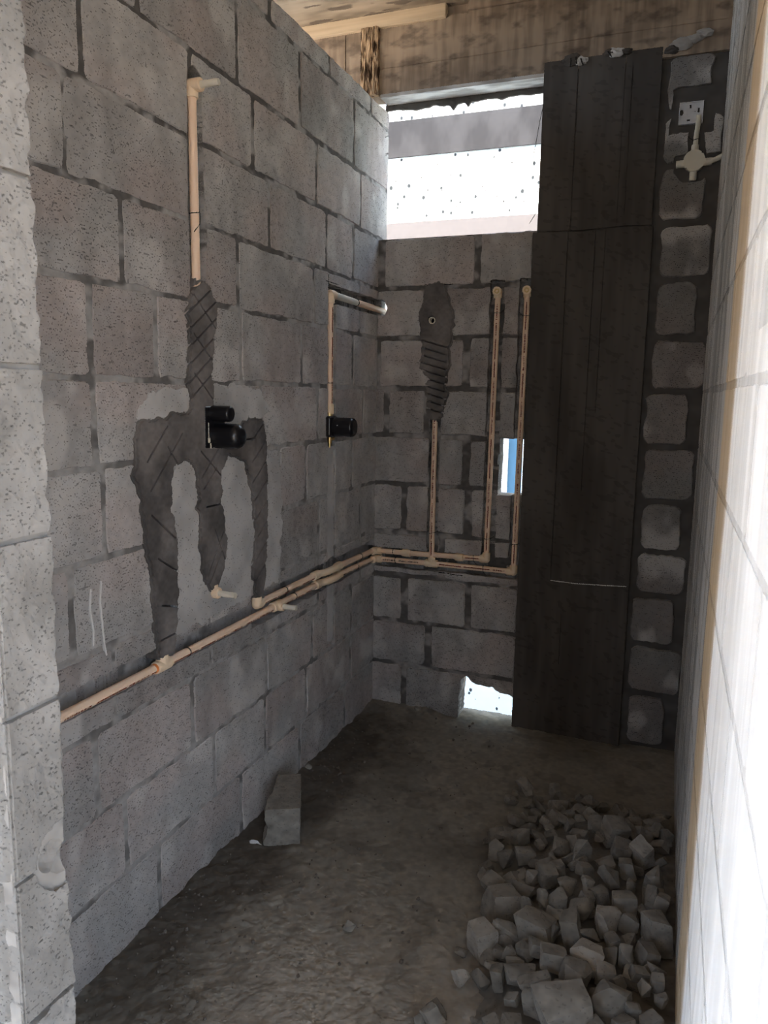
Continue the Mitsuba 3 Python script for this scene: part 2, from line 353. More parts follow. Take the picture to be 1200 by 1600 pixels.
def tie(parent, c, d, out, seed=0, r=RP):
    """binding wire round the pipe, its twisted tail pressed to the wall"""
    c, d, out = (np.asarray(x, float) for x in (c, d, out)); d = d / np.linalg.norm(d)
    n = out - d * (out @ d); n /= np.linalg.norm(n); s = np.cross(d, n)
    rr = np.random.default_rng(seed); sl = rr.uniform(-.25, .25)
    P = [c + (n * math.cos(t) + s * math.sin(t)) * (r + .0011) + d * sl * r * math.sin(t) for t in np.linspace(0, 2 * math.pi, 25)]
    ms = [tube(P, .0012, 6)]
    sg = rr.choice([-1, 1])
    tail = [c + s * sg * r * 1.1 + n * .002, c + s * sg * (r + .010) - n * .001 + d * .006, c + s * sg * (r + .016) - n * .004 + d * .014]
    ms.append(tube(tail, .0012, 6))
    return add('tie_wire', cat(ms), WIRE, parent, smooth=60)

# ------------------------------------------------------------------ the large structure
# left wall: backing of mortar, blocks, chases cut for the pipes
xl = -0.10
PA = [(-1.268, 1.640), (-1.235, 1.63), (-1.205, 1.60), (-1.182, 1.575), (-1.206, 1.494), (-1.222, 1.392), (-1.210, 1.30), (-1.31, 1.30), (-1.325, 1.39), (-1.308, 1.471), (-1.312, 1.566), (-1.29, 1.615)]
outl = [(-1.515, 1.275), (-1.435, 1.292), (-1.339, 1.297), (-1.312, 1.310), (-1.21, 1.31), (-1.19, 1.225), (-1.11, 1.222), (-1.064, 1.269), (-0.952, 1.276), (-0.927, 1.187), (-0.936, 1.07), (-0.927, 0.928), (-0.949, 0.79), (-0.955, 0.725),
        (-0.985, 0.725), (-1.018, 0.805), (-0.996, 0.94), (-1.023, 1.079), (-1.057, 1.160), (-1.14, 1.19), (-1.184, 1.14), (-1.184, 1.043), (-1.160, 0.935), (-1.201, 0.827), (-1.242, 0.815), (-1.282, 0.873), (-1.287, 0.987), (-1.291, 1.108),
        (-1.299, 1.166), (-1.348, 1.190), (-1.397, 1.168), (-1.412, 1.073), (-1.392, 0.988), (-1.389, 0.887), (-1.4, 0.755), (-1.419, 0.70), (-1.468, 0.70), (-1.484, 0.779), (-1.49, 0.91), (-1.513, 1.024), (-1.516, 1.102), (-1.545, 1.15), (-1.535, 1.20)]
PB = [(0.222, 1.785), (0.283, 1.785), (0.305, 1.711), (0.325, 1.661), (0.312, 1.55), (0.306, 1.475), (0.296, 1.349), (0.283, 1.27), (0.26, 1.245), (0.23, 1.271), (0.223, 1.425), (0.19, 1.463), (0.198, 1.551), (0.183, 1.664), (0.20, 1.726)]
def inset(o): P = Polygon(o).buffer(-.008); return P if P.geom_type == 'Polygon' else max(P.geoms, key=lambda g: g.area)
def cut_in(o): P = inset(o); b = P.bounds; return ((b[0], b[2], b[1], b[3]), extr(P, -.03, .05))
CL = [cutter(rect(-2.5, -0.985, 0.656, 0.722), 0.040, 1), cutter(rect(-1.02, 0.05, 0.640, 0.742), 0.040, 2),
      cutter([(-1.297, 1.60), (-1.232, 1.60), (-1.215, 1.75), (-1.228, 1.85), (-1.225, 2.02), (-1.232, 2.135), (-1.262, 2.15), (-1.297, 2.12)], 0.034, 3),
      cutter(rect(-0.476, -0.405, 1.16, 1.735), 0.034, 4, .0012), cutter(rect(-0.476, 0.05, 1.672, 1.737), 0.036, 5, .0012),
      cutter([(-0.474, 0.42), (-0.405, 0.40), (-0.398, 0.8), (-0.408, 1.17), (-0.474, 1.17)], 0.013, 6, .0014),
      cutter(rect(-1.32, -1.13, 1.17, 1.33), 0.03, 7), cut_in(PA), cut_in(outl)]
base = extr(sbox(-2.29, 0.10, -0.05, 2.474), xl, -0.0028)
for bb, cu in CL: base = base - cu
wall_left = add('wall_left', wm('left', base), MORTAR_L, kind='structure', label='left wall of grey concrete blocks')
COURSES_L = {12: [-2.08, -1.68, -1.28, -0.88, -0.47, -0.10], 11: [-1.87, -1.47, -1.06, -0.69, -0.26], 10: [-2.05, -1.65, -1.28, -0.98, -0.57, -0.19],
             9: [-2.1, -1.71, -1.27, -0.89, -0.49, -0.26], 8: [-1.95, -1.55, -1.07, -0.59, -0.19], 7: [-2.05, -1.66, -1.44, -1.06, -0.68, -0.25],
             6: [-2.05, -1.66, -1.30, -0.95, -0.56, -0.14], 5: [-2.03, -1.64, -1.23, -0.84, -0.65, -0.25], 4: [-2.15, -1.75, -1.35, -0.95, -0.55, -0.16],
             3: [-2.03, -1.63, -1.24, -0.84, -0.55, -0.15], 2: [-2.1, -1.70, -1.33, -0.93, -0.60, -0.24], 1: [-2.0, -1.61, -1.23, -0.94, -0.65, -0.25],
             0: [-1.89, -1.49, -1.09, -0.70, -0.30]}
lay(wall_left, 'left', COURSES_L, CL, -2.285, 0.10, seed0=100)

# back wall: window above course 10, hole at mid height, broken hole at the floor
low_hole = [(0.392, -0.05), (0.392, 0.10), (0.40, 0.172), (0.424, 0.190), (0.445, 0.166), (0.52, 0.160), (0.535, 0.168), (0.545, 0.150), (0.60, 0.136), (0.632, 0.124), (0.632, -0.05)]
CB = [cutter(low_hole, 0.3, 11, .003, .010), cutter(rect(0.520, 0.66, 0.966, 1.190), 0.3, 12, .0012),
      cutter(rect(-0.10, 0.645, 0.628, 0.712), 0.034, 13), cutter(rect(0.233, 0.281, 0.66, 1.30), 0.032, 14, .002), cutter(rect(0.466, 0.522, 0.66, 1.795), 0.034, 15, .0018),
      cutter(rect(0.578, 0.635, 0.66, 1.80), 0.034, 16, .0014), cutter([(-0.04, 1.672), (0.03, 1.668), (0.045, 1.70), (0.03, 1.735), (-0.04, 1.737)], 0.3, 17, .002), cut_in(PB)]
baseb = extr(sbox(-0.10, 0.64, -0.05, 1.969), -0.10, -0.0052)
for bb, cu in CB: baseb = baseb - cu
wall_back = add('wall_back', wm('back', baseb), MORTAR, kind='structure', label='back wall of grey concrete blocks with a high window opening')
add('mortar_backing', wm('back', extr(sbox(1.03, 1.40, -0.05, 2.53), -0.10, -0.018)), rough('dark_mortar_mat', lambda p, n, uv: mix(mi.Color3f(0.055, 0.051, 0.047), mi.Color3f(0.12, 0.113, 0.105), fbm(p.x * 22, p.y * 22, p.z * 22, 3)), 0.95, coarse_bump, 0.006), wall_back, label='dark recessed mortar of the narrow block strip')
COURSES_B = {9: [0.02, 0.41], 8: [0.21], 7: [0.0, 0.38], 6: [0.045, 0.22], 5: [0.25, 0.39], 4: [0.13, 0.40], 3: [0.30], 2: [0.14, 0.42], 1: [0.25], 0: [0.14]}
lay(wall_back, 'back', COURSES_B, CB, -0.003, 0.622, bed=0.016, head=0.028, seed0=900)
# the narrow strip of blocks right of the column
LEVS = [0.012, 0.225, 0.42, 0.615, 0.785, 0.975, 1.18, 1.38, 1.57, 1.772, 1.968, 2.16, 2.33, 2.525]
sr = np.random.default_rng(5)
for i in range(13):
    wide = sr.uniform(-.004, .012) if i % 2 else 0.03 + sr.uniform(0, .02)
    m = block_solid(1.068 + sr.uniform(-.006, .01), 1.252 - wide, LEVS[i] + .012, LEVS[i + 1] - .010, w=-0.006 + sr.normal(0, .001), seed=700 + i, amp=.0026, corner=.016)
    if i in (11, 12): m = m - extr(Polygon(jitter_poly(rect(1.080, 1.224, 2.264, 2.415), .012, .003, 3)), -.045, .05)
    if i in (10, 11): m = m - extr(Polygon(jitter_poly([(1.10, 2.135), (1.135, 2.10), (1.19, 2.10), (1.262, 2.15), (1.262, 2.20), (1.205, 2.19), (1.19, 2.29), (1.14, 2.29), (1.142, 2.20), (1.10, 2.19)], .012, .002, 4)), -.03, .05)
    add('block', wm('back', m), SHADED_STRIP, wall_back)

# column with board marks, upper lift set apart by a cold joint
colm = extr(sbox(0.622, 1.046, -0.05, 1.962), -0.10, 0.004) + extr(sbox(0.636, 1.040, 1.95, 2.55), -0.10, 0.0005)
for (u, v0, v1, hw) in [(0.752, 0.64, 1.962, .0022), (0.850, 1.0, 1.962, .0016), (0.758, 1.962, 2.54, .002), (0.92, 1.95, 2.54, .001), (0.80, 0.3, 0.52, .002), (0.945, 2.0, 2.5, .0012), (0.885, 1.3, 1.962, .001)]:
    colm = colm - extr(sbox(u - hw, u + hw, v0, v1), -.004, .02)
colm = colm - extr(LineString([(0.63, 1.962), (0.8, 1.958), (0.95, 1.965), (1.05, 1.962)]).buffer(.0025), -.004, .02)
column = add('concrete_column', wm('back', colm), COLUMN, label='dark cast concrete column with board marks between the block wall and the narrow block strip', cat='column')
add('mortar_line', wm('back', extr(LineString([(0.752, 0.640), (0.85, 0.637), (0.95, 0.641), (1.035, 0.645)]).buffer(.0016), .003, .0055)), CHALK, column, label='thin pale line of dried mortar across the column')

# right wall, seen along its face
xr = 1.252
baser = extr(sbox(-0.10, 2.42, -0.05, 2.80), -0.12, -0.0012)
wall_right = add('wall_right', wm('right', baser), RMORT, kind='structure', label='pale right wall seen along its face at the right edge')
COURSES_R = {k: [(-.2 if k % 2 else 0) + .4 * i for i in range(1, 9)] for k in range(14)}
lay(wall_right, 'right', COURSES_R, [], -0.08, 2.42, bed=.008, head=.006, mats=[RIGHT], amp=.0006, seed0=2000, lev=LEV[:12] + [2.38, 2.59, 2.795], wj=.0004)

# front wall: block ends beside the doorway
fb = MF(*(lambda b: (b.vertices, b.faces))(bx(-0.10, 0.478, -2.369, -2.288, -0.05, 2.80)))
fb = fb - m3.Manifold.sphere(.030, 24).scale((1, 1.3, 1)).translate((.500, -2.288, .772)) - m3.Manifold.sphere(.022, 20).translate((.485, -2.31, .785))
wall_front = add('wall_front', tm(fb), JMORT, kind='structure', label='block wall beside the doorway, its end facing the opening')
LEVJ = LEV[:12] + [2.38, 2.59, 2.795]
for i in range(14):
    for j, (a, b) in enumerate([(0.09 if i % 2 else 0.285, 0.485), (-0.10, 0.08 if i % 2 else 0.275)]):
        m = trimesh.creation.box(extents=(b - a, 0.086, LEVJ[i + 1] - LEVJ[i] - .007))
        m = m.subdivide_to_size(.012 if j == 0 else .03)
        m.apply_translation(((a + b) / 2, -2.329, (LEVJ[i + 1] + LEVJ[i]) / 2))
        v = m.vertices; d = v - [(a + b) / 2, -2.329, (LEVJ[i + 1] + LEVJ[i]) / 2]; d = np.sign(d) * (np.abs(d) / [(b - a) / 2, .043, .095]) ** 6
        am = (meshkit.fbm(v * 38 + i * 7, 3, 3) - .5) * .012 + (meshkit.fbm(v * 120, 2, 5) - .5) * .004
        d[:, 2] *= .1
        edge = (np.abs(d) > .55).sum(1) >= 2
        v = v + d / (np.linalg.norm(d, axis=1, keepdims=True) + 1e-6) * (am - np.where(edge, .004, .0))[:, None] * (np.linalg.norm(d, axis=1, keepdims=True) > .3)
        if i in (3, 4) and j == 0:
            w = np.clip(1 - np.linalg.norm((v - [0.485, -2.29, LEVJ[4]]) / [.035, .05, .045], axis=1), 0, 1) ** .7; v = v - np.outer(w, [.024, .018, .034 if i == 3 else -.012]) * (.35 + 1.3 * meshkit.noise(v * 75, 3))[:, None]
        m.vertices = v
        add('block', m, JAMB, wall_front, smooth=35)

# beam over the back wall
bm = extr(sbox(-2.2, 1.40, 2.515, 2.80), -0.10, -0.001)
bm = bm - extr(LineString([(-0.0, 2.606), (0.4, 2.607), (0.8, 2.612), (1.25, 2.61)]).buffer(.002), -.003, .02)
bm = bm - extr(sbox(-0.153, -0.148, 2.53, 2.75), -.006, .02) - extr(Polygon(jitter_poly(rect(0.262, 0.345, 2.752, 2.80), .012, .005, 8)), -.02, .02)
beam = add('concrete_beam', wm('back', bm), BEAM, label='stained brown concrete beam running over the window and column', cat='beam')
hs = trimesh.creation.box(extents=(0.072, 0.03, 0.245)).subdivide_to_size(.006); hs.apply_translation((-0.042, -0.004, 2.634))
v = hs.vertices; am = (meshkit.fbm(v * [170, 60, 26], 3, 2) - .5); hs.vertices = v + np.c_[am * .010, -am * .02, am * 0]
add('rough_strip', hs, HONEY, beam, smooth=30, label='rough brown fibrous vertical strip of broken concrete')
add('edge_strip', rbx(-2.2, 0.262, -0.014, 0.02, 2.752, 2.805, .004), TIMBER, beam, label='pale tan strip along the top of the beam')
add('edge_strip', rbx(0.345, 1.25, -0.008, 0.02, 2.765, 2.805, .004), BEAM, beam)
for i, (u, v, s) in enumerate([(0.735, 2.546, .03), (0.765, 2.538, .022), (0.865, 2.552, .02), (0.885, 2.55, .026), (0.92, 2.55, .016), (1.10, 2.55, .03), (1.14, 2.562, .022), (1.17, 2.575, .022), (1.07, 2.535, .02)]):
    l = trimesh.creation.icosphere(3, 1.0); vv = l.vertices * (.6 + .9 * meshkit.fbm(l.vertices * 2.2 + i * 5, 3, i))[:, None]
    l.vertices = vv * [s * 1.1, .012, s * .6] + [u, -.002, v]
    add('rough_lump', l, PLASTER if i in (1, 3, 5, 6, 7) else COLUMN, beam, smooth=30)
for i, (u, v, l) in enumerate([(0.735, 2.55, .035), (0.752, 2.552, .03), (0.77, 2.545, .03), (0.862, 2.555, .024)]):
    add('rebar_stub', tube([(u, .01, v + .01), (u - .004, -.016, v - .004), (u - .002 + .004 * i, -.026, v - l)], .0022, 6), WIRE, beam)

# plaster on the window soffit with its torn outer lip
sof = add('soffit_plaster', bx(0.0, 0.637, 0.001, 0.10, 2.503, 2.516), PLASTER, beam, label='pale plaster under the beam over the window')
ur = np.linspace(-.01, .637, 110); lip = 2.489 - .010 * np.abs(meshkit.fbm(np.c_[ur * 26, ur * 0, ur * 0], 3, 4)) * 1.6
for u0, w0 in ((.27, .016), (.33, .012)): lip -= .020 * np.clip(1 - np.abs(ur - u0) / w0, 0, 1)
pl = Polygon(list(zip(ur, lip)) + [(.637, 2.515), (-.01, 2.515)])
add('torn_lip', wm('back', extr(pl.buffer(0), -.10, -.088)), COLUMN, beam, label='ragged dark mortar lip hanging from the outer edge')

# slab overhead, its unseen outdoor reach shaped to hold back sky light
add('ceiling', bx(-0.95, 3.6, -5.6, 0.10, 2.80, 2.92), SLAB, kind='structure', label='stained concrete slab overhead')

# floor
def ground(x0, x1, y0, y1, step, zf):
    xs = np.arange(x0, x1 + step / 2, step); ys = np.arange(y0, y1 + step / 2, step)
    X, Y = np.meshgrid(xs, ys, indexing='ij'); Z = zf(X, Y); n, m = X.shape
    i, j = np.meshgrid(np.arange(n - 1), np.arange(m - 1), indexing='ij'); a = (i * m + j).ravel()
    q = np.stack([a, a + m, a + m + 1, a + 1], -1)
    return trimesh.Trimesh(np.stack([X, Y, Z], -1).reshape(-1, 3), np.vstack([q[:, [0, 1, 2]], q[:, [0, 2, 3]]]), process=False)
def fz(X, Y):
    P = np.stack([X, Y, 0 * X], -1)
    z = .012 * (meshkit.fbm(P * 4, 4, 1) - .5) + .010 * (meshkit.fbm(P * 22, 3, 2) - .5)
    z += .006 * np.clip((meshkit.fbm(P * 40, 2, 6) - .55) * 6, 0, 1) * np.clip((.4 - X) / .3, .25, 1)
    z += .022 * np.clip(1 - X / .09, 0, 1) * meshkit.fbm(P * 9, 3, 3) + .02 * np.clip(1 + Y / .10, 0, 1) * np.clip((.35 - X) / .1, 0, 1)
    z += .010 * np.exp(-((X - .5) / .25) ** 2 - ((Y + .06) / .14) ** 2) * meshkit.fbm(P * [9, 40, 1], 3, 9)
    return z + .004
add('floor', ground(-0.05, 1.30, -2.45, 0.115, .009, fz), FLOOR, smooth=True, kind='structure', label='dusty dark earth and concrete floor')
add('terrace_ground', bx(-9, 9, -12, -2.42, -0.30, 0.0), SOIL, label='tan ground outside the doorway behind the camera', cat='ground', kind='structure')
add('yard_ground', bx(-9, -0.10, -2.42, 0.10, -0.30, 0.0), SOIL, label='tan ground outside beyond the left wall', cat='ground', kind='structure')
add('alley_ground', bx(-9, 9, 0.10, 1.2, -0.9, -0.6), SOIL, label='ground of the alley behind the back wall', cat='ground', kind='structure')

add('added_shade_wall', bx(0.15, 1.7, -4.8, -4.65, 0.0, 2.80), PLASTER, label='unseen wall added behind the camera to block light', cat='wall', kind='structure')  # added out of view to keep light from behind off the column
# building across the alley
nb = add('neighbour_wall', bx(-4, 5, 1.10, 1.30, -0.9, 2.95), STUCCO, label='white speckled rendered wall of the building behind, seen through the openings', cat='wall')
add('grey_band', bx(-4, 5, 1.09, 1.12, 2.612, 2.795), GREYBAND, nb, label='dark grey concrete band')
add('pale_ledge', bx(-4, 5, 1.085, 1.12, 2.0, 2.274), PLINTH, nb, label='pale ledge')
bp = thing('blue_panel', 'blue painted panel with a white edge seen through the small square hole', 'panel')
add('sheet', rbx(0.345, 0.82, 1.075, 1.10, 0.5, 1.6, .003), BLUE, bp); add('frame', cat([rbx(0.290, 0.345, 1.06, 1.10, 0.48, 1.62, .003), rbx(0.421, 0.426, 1.070, 1.08, 0.5, 1.6, .001)]), WHITEPAINT, bp)

# ------------------------------------------------------------------ plaster patches with scored keys
def patch(parent, plane, outline, scores, h=.010, seed=0, hole=None, sw=.0028):
    P = Polygon(jitter_poly(outline, .007, .0042, seed)).buffer(.005).buffer(0)
    if hole is not None: P = P.difference(hole)
    inner = P.buffer(-.006).difference(unary_union([LineString(s).buffer(sw) for s in scores]) if scores else Polygon())
    lines = unary_union([LineString(s).buffer(sw) for s in scores]) if scores else Polygon()
    Q = extr(P, -.028, -.009) + extr(P.difference(lines), -.010, .0036)
    top = extr(inner, .002, h)
    m = wm(plane, Q + top)
    return add('mortar_patch', m, PATCH, parent, label='dark grey mortar patch filling the pipe chase, scored with lines')
S = []
for z in np.arange(1.33, 1.60, .043):
    S.append([(-1.33, z), (-1.18, z + .10)])
for z in (1.33, 1.43, 1.53): S.append([(-1.30, z + .07), (-1.20, z - .01)])
patch(wall_left, 'left', PA, S, seed=21)
S = [[(-1.50, 1.19), (-1.42, 1.27)], [(-1.49, 1.12), (-1.36, 1.25)], [(-1.42, 1.22), (-1.36, 1.15)], [(-1.49, 1.06), (-1.40, .99)], [(-1.47, .95), (-1.39, .90)], [(-1.46, .83), (-1.395, .81)], [(-1.47, .742), (-1.40, .745)],
     [(-1.28, 1.13), (-1.20, 1.20)], [(-1.28, 1.20), (-1.19, 1.13)], [(-1.27, 1.10), (-1.21, 1.15)], [(-1.26, 1.05), (-1.19, 1.05)], [(-1.26, .86), (-1.18, .97)], [(-1.22, .98), (-1.17, .88)], [(-1.25, .84), (-1.18, .93)],
     [(-1.05, 1.22), (-1.0, 1.222)]] + [[(-1.02, z), (-.93, z + .065)] for z in np.arange(.78, 1.22, .062)]
patch(wall_left, 'left', outl, S, seed=22)
holeB = Polygon([(0.236 + .012 * math.cos(a), 1.648 + .012 * math.sin(a)) for a in np.linspace(0, 6.28, 17)[:-1]])
S = [[(.20 - .0 * k, z + .0), (.30, z - .028)] for k, z in enumerate(np.arange(1.31, 1.60, .029))]
patch(wall_back, 'back', PB, S, seed=23, hole=holeB, h=.012, sw=.0036)
th = thing('drain_stub', 'open pipe mouth set in the mortar patch on the back wall', 'pipe')
an = extr(Polygon([(0.236 + .0135 * math.cos(a), 1.648 + .0135 * math.sin(a)) for a in np.linspace(0, 6.28, 25)[:-1]]).difference(Polygon([(0.236 + .0105 * math.cos(a), 1.648 + .0105 * math.sin(a)) for a in np.linspace(0, 6.28, 25)[:-1]])), -.03, .009)
add('sleeve', wm('back', an), PVCGREY, th, smooth=30)
add('mouth', wm('back', extr(Polygon([(0.236 + .0106 * math.cos(a), 1.648 + .0106 * math.sin(a)) for a in np.linspace(0, 6.28, 25)[:-1]]), -.03, -.018)), HOLE, th)

SKIM = rough('skim_mat', lambda p, n, uv: mix(mi.Color3f(0.36, 0.35, 0.34), mi.Color3f(0.47, 0.457, 0.445), smoothstep(0.3, 0.7, fbm(p.x * 12, p.y * 12, p.z * 8, 3))) * (1 - 0.45 * pores(p, 220, 0.14, 0.22)), 0.95, block_bump, 0.002)
for k, o in enumerate([[(-1.30, 1.20), (-1.19, 1.16), (-1.17, 1.0), (-1.16, .83), (-1.20, .735), (-1.40, .735), (-1.41, .9), (-1.42, 1.10), (-1.38, 1.19)], [(-1.12, 1.20), (-1.04, 1.17), (-1.0, 1.08), (-.985, .94), (-1.0, .80), (-1.02, .745), (-1.20, .74), (-1.20, .95), (-1.19, 1.14)],
                       [(-1.30, 1.37), (-1.42, 1.365), (-1.50, 1.33), (-1.53, 1.29), (-1.44, 1.27), (-1.30, 1.26)], [(-1.22, 1.38), (-.97, 1.37), (-.90, 1.30), (-1.05, 1.24), (-1.20, 1.24)], [(-.95, 1.17), (-.84, 1.15), (-.82, .95), (-.85, .75), (-.97, .745), (-.96, .95)]]):
    P = Polygon(jitter_poly(o, .008, .005, 60 + k)).buffer(0).difference(unary_union([Polygon(PA), Polygon(outl).buffer(0)]).buffer(-.001))
    add('skim_coat', wm('left', extr(P, -.004, .0030)), SKIM, wall_left, label='pale skim of cement around the mortar patch')
add('chase_fill', wm('left', extr(Polygon(jitter_poly([(-0.470, 0.43), (-0.408, 0.41), (-0.402, 0.8), (-0.410, 1.165), (-0.470, 1.165)], .012, .003, 66)), -.02, -.0075) - cutter(rect(-1.02, 0.05, 0.638, 0.745), 0.036, 2)[1]), SKIM, wall_left, label='shallow upright chase in the wall below the corner valve')
for k, o in enumerate([[(-1.695, .925), (-1.70, .88), (-1.692, .83), (-1.695, .80)], [(-1.662, .935), (-1.668, .89), (-1.664, .84), (-1.66, .79), (-1.655, .765)], [(-1.425, 1.335), (-1.40, 1.333)]]):
    add('lime_streak', wm('left', extr(LineString(o).buffer(.0022), -.003, .0024)), CHALK, wall_left, label='thin pale lime streak')
# pencil-like marks scratched at the chase ends
def mark(parent, plane, pts):
    add('scratched_mark', wm(plane, extr(LineString(pts).buffer(.0012), -.004, .0009)), WIRE, parent)
mark(wall_back, 'back', [(.198, 1.787), (.315, 1.786)]); mark(wall_back, 'back', [(.447, 1.797), (.62, 1.798)])
for u in (.468, .520, .582, .606): mark(wall_back, 'back', [(u, 1.79), (u, 1.825)])
mark(wall_left, 'left', [(-.495, 1.742), (-.40, 1.742)]); mark(wall_left, 'left', [(-.474, 1.72), (-.474, 1.765)]); mark(wall_back, 'back', [(.29, .626), (.39, .621)])

# ------------------------------------------------------------------ plumbing
XF = -0.003                                   # pipe axis, left wall (x) and back wall (-y)
def Lp(y, z, x=XF): return np.array([x, y, z])
def Bp(x, z, y=0.004): return np.array([x, y, z])
out_l, out_b = np.array([.8, -.25, -.35]), np.array([.1, -1, .1])
# shower riser
t = thing('shower_riser_pipe', 'beige plastic pipe standing alone high on the left wall, elbow and stub at its top', 'pipe')
pipe(t, Lp(-1.268, 1.60), Lp(-1.270, 2.085), [.5, .9, 0], seed=3)
elbow(t, Lp(-1.270, 2.098), (0, 0, -1), (1, 0, 0), .028)
add('plug_stub', seg(Lp(-1.270, 2.098), Lp(-1.270, 2.098, .075), .0085), PVCGREY, t, smooth=40, label='slim stub sticking out of the elbow')
tie(t, Lp(-1.269, 1.80), (0, 0, 1), (1, 0, 0), 4)
add('tie_wire', tube([Lp(-1.262, 1.80, .009), Lp(-1.263, 1.775, .009), Lp(-1.282, 1.752, .004)], .0012, 6), WIRE, t)

# lower supply line
t = thing('supply_pipe', 'beige supply pipe in the lower groove, running round the corner to two risers', 'pipe')
zl = .672
pipe(t, Lp(-2.27, zl), Lp(-1.478, zl), out_l, seed=10); tie(t, Lp(-1.345, zl), (0, 1, 0), (1, 0, 0), 1)
tee(t, Lp(-1.452, zl), (0, 1, 0), (0, 0, 1))
add('primer_ring', seg(Lp(-1.487, zl), Lp(-1.478, zl), .0118), ORANGE, t, smooth=40, label='orange primer ring')
pipe(t, Lp(-1.425, zl), Lp(-.885, zl), out_l, seed=12)
tee(t, Lp(-.858, zl), (0, 1, 0), (1, 0, 0))
add('plug_stub', seg(Lp(-.858, zl), Lp(-.858, zl, .07), .0085), PVCGREY, t, smooth=40, label='slim stub pointing into the room')
pipe(t, Lp(-.832, zl), Lp(-.56, zl), out_l, seed=14); tie(t, Lp(-.735, zl), (0, 1, 0), (1, 0, 0), 2)
coupling(t, Lp(-.553, zl), (0, 1, 0), .04)
add('bypass_bend', tube(bend([Lp(-.535, zl), Lp(-.505, zl + .004, .018), Lp(-.43, zl + .004, .022), Lp(-.385, zl - .004)], .02), .0135, 16), FITTING, t, smooth=40)
coupling(t, Lp(-.37, zl - .005), (0, 1, 0), .036, .0165)
pipe(t, Lp(-.35, zl - .006), Lp(-.02, zl - .014), out_l, seed=15); tie(t, Lp(-.19, zl - .010), (0, 1, 0), (1, 0, 0), 3)
cz = zl - .014
elbow(t, np.array([.004, .004, cz]), (-.02, -1, 0), (1, 0, 0), .03)
pipe(t, Bp(.034, cz), Bp(.229, cz + .002), out_b, seed=17); tie(t, Bp(.098, cz), (1, 0, 0), (0, -1, 0), 5)
tee(t, Bp(.256, cz + .002), (1, 0, 0), (0, 0, 1))
pipe(t, Bp(.283, cz + .002), Bp(.575, cz), out_b, seed=18); tie(t, Bp(.478, cz), (1, 0, 0), (0, -1, 0), 6)
elbow(t, Bp(.601, cz), (-1, 0, 0), (0, 0, 1))
pipe(t, Bp(.601, cz + .026), Bp(.609, 1.728), out_b, seed=20); tie(t, Bp(.602, .772), (0, 0, 1), (0, -1, 0), 7); tie(t, Bp(.608, 1.66), (0, 0, 1), (0, -1, 0), 8)
def open_elbow(c, t):
    c = np.asarray(c, float); a = np.linspace(0, 2 * np.pi, 25)[:-1]
    elbow(t, c, (0, 0, -1), (0, -1, 0), .024)
    ring = extr(Polygon(np.c_[np.cos(a), np.sin(a)] * .0165).difference(Polygon(np.c_[np.cos(a), np.sin(a)] * .0105)), 0, .006).translate((c[0], c[2], -c[1] + .019))
    add('collar', wm('back', ring), FITTING, t, smooth=30)
    add('threaded_insert', wm('back', extr(Polygon(np.c_[np.cos(a), np.sin(a)] * .0095).difference(Polygon(np.c_[np.cos(a), np.sin(a)] * .005)), 0, .004).translate((c[0], c[2], -c[1] + .022))), BRASS, t, smooth=30)
open_elbow(Bp(.610, 1.752), t)
pipe(t, Bp(.256, cz + .028), Bp(.256, 1.28), out_b, seed=22); tie(t, Bp(.256, .79), (0, 0, 1), (0, -1, 0), 9)

# upper supply line
t = thing('supply_pipe', 'shorter beige supply pipe in the upper groove, running round the corner to one riser', 'pipe')
zu = .709
elbow(t, Lp(-.982, zu), (0, 1, 0), (0, 0, 1), .024)
pipe(t, Lp(-.956, zu), Lp(-.585, zu), out_l, seed=30); tie(t, Lp(-.80, zu), (0, 1, 0), (1, 0, 0), 11)
coupling(t, Lp(-.567, zu), (0, 1, 0), .042)
add('bypass_bend', tube(bend([Lp(-.547, zu), Lp(-.515, zu + .002, .016), Lp(-.43, zu + .002, .020), Lp(-.385, zu - .008)], .02), .0130, 16), FITTING, t, smooth=40)
coupling(t, Lp(-.37, zu - .008), (0, 1, 0), .034, .0165)
pipe(t, Lp(-.352, zu - .009), Lp(-.02, zu - .015), out_l, print_=False); tie(t, Lp(-.15, zu - .013), (0, 1, 0), (1, 0, 0), 12)
cu = zu - .015
elbow(t, np.array([.004, .004, cu]), (-.02, -1, 0), (1, 0, 0), .03)
pipe(t, Bp(.034, cu), Bp(.15, cu + .001), out_b, print_=False); tie(t, Bp(.088, cu), (1, 0, 0), (0, -1, 0), 13)
coupling(t, Bp(.145, cu + .001), (1, 0, 0), .034)
pipe(t, Bp(.162, cu + .001), Bp(.37, cu + .004, .012), out_b, print_=False)
coupling(t, Bp(.375, cu + .004), (1, 0, 0), .034)
pipe(t, Bp(.393, cu + .004), Bp(.468, cu + .006), out_b, seed=34); tie(t, Bp(.437, cu + .005), (1, 0, 0), (0, -1, 0), 14)
elbow(t, Bp(.488, cu + .006), (-1, 0, 0), (0, 0, 1))
pipe(t, Bp(.488, cu + .032), Bp(.496, 1.730), out_b, seed=36); tie(t, Bp(.489, .785), (0, 0, 1), (0, -1, 0), 15); tie(t, Bp(.495, 1.672), (0, 0, 1), (0, -1, 0), 16)
open_elbow(Bp(.496, 1.752), t)

# stub at the foot of the middle patch
t = thing('capped_stub', 'short beige elbow with a slim stub at the foot of the middle mortar patch', 'pipe')
elbow(t, Lp(-1.222, .805), (0, 0, 1), (1, 0, 0), .022)
add('plug_stub', seg(Lp(-1.222, .805), Lp(-1.222, .803, .072), .0085), PVCGREY, t, smooth=40)

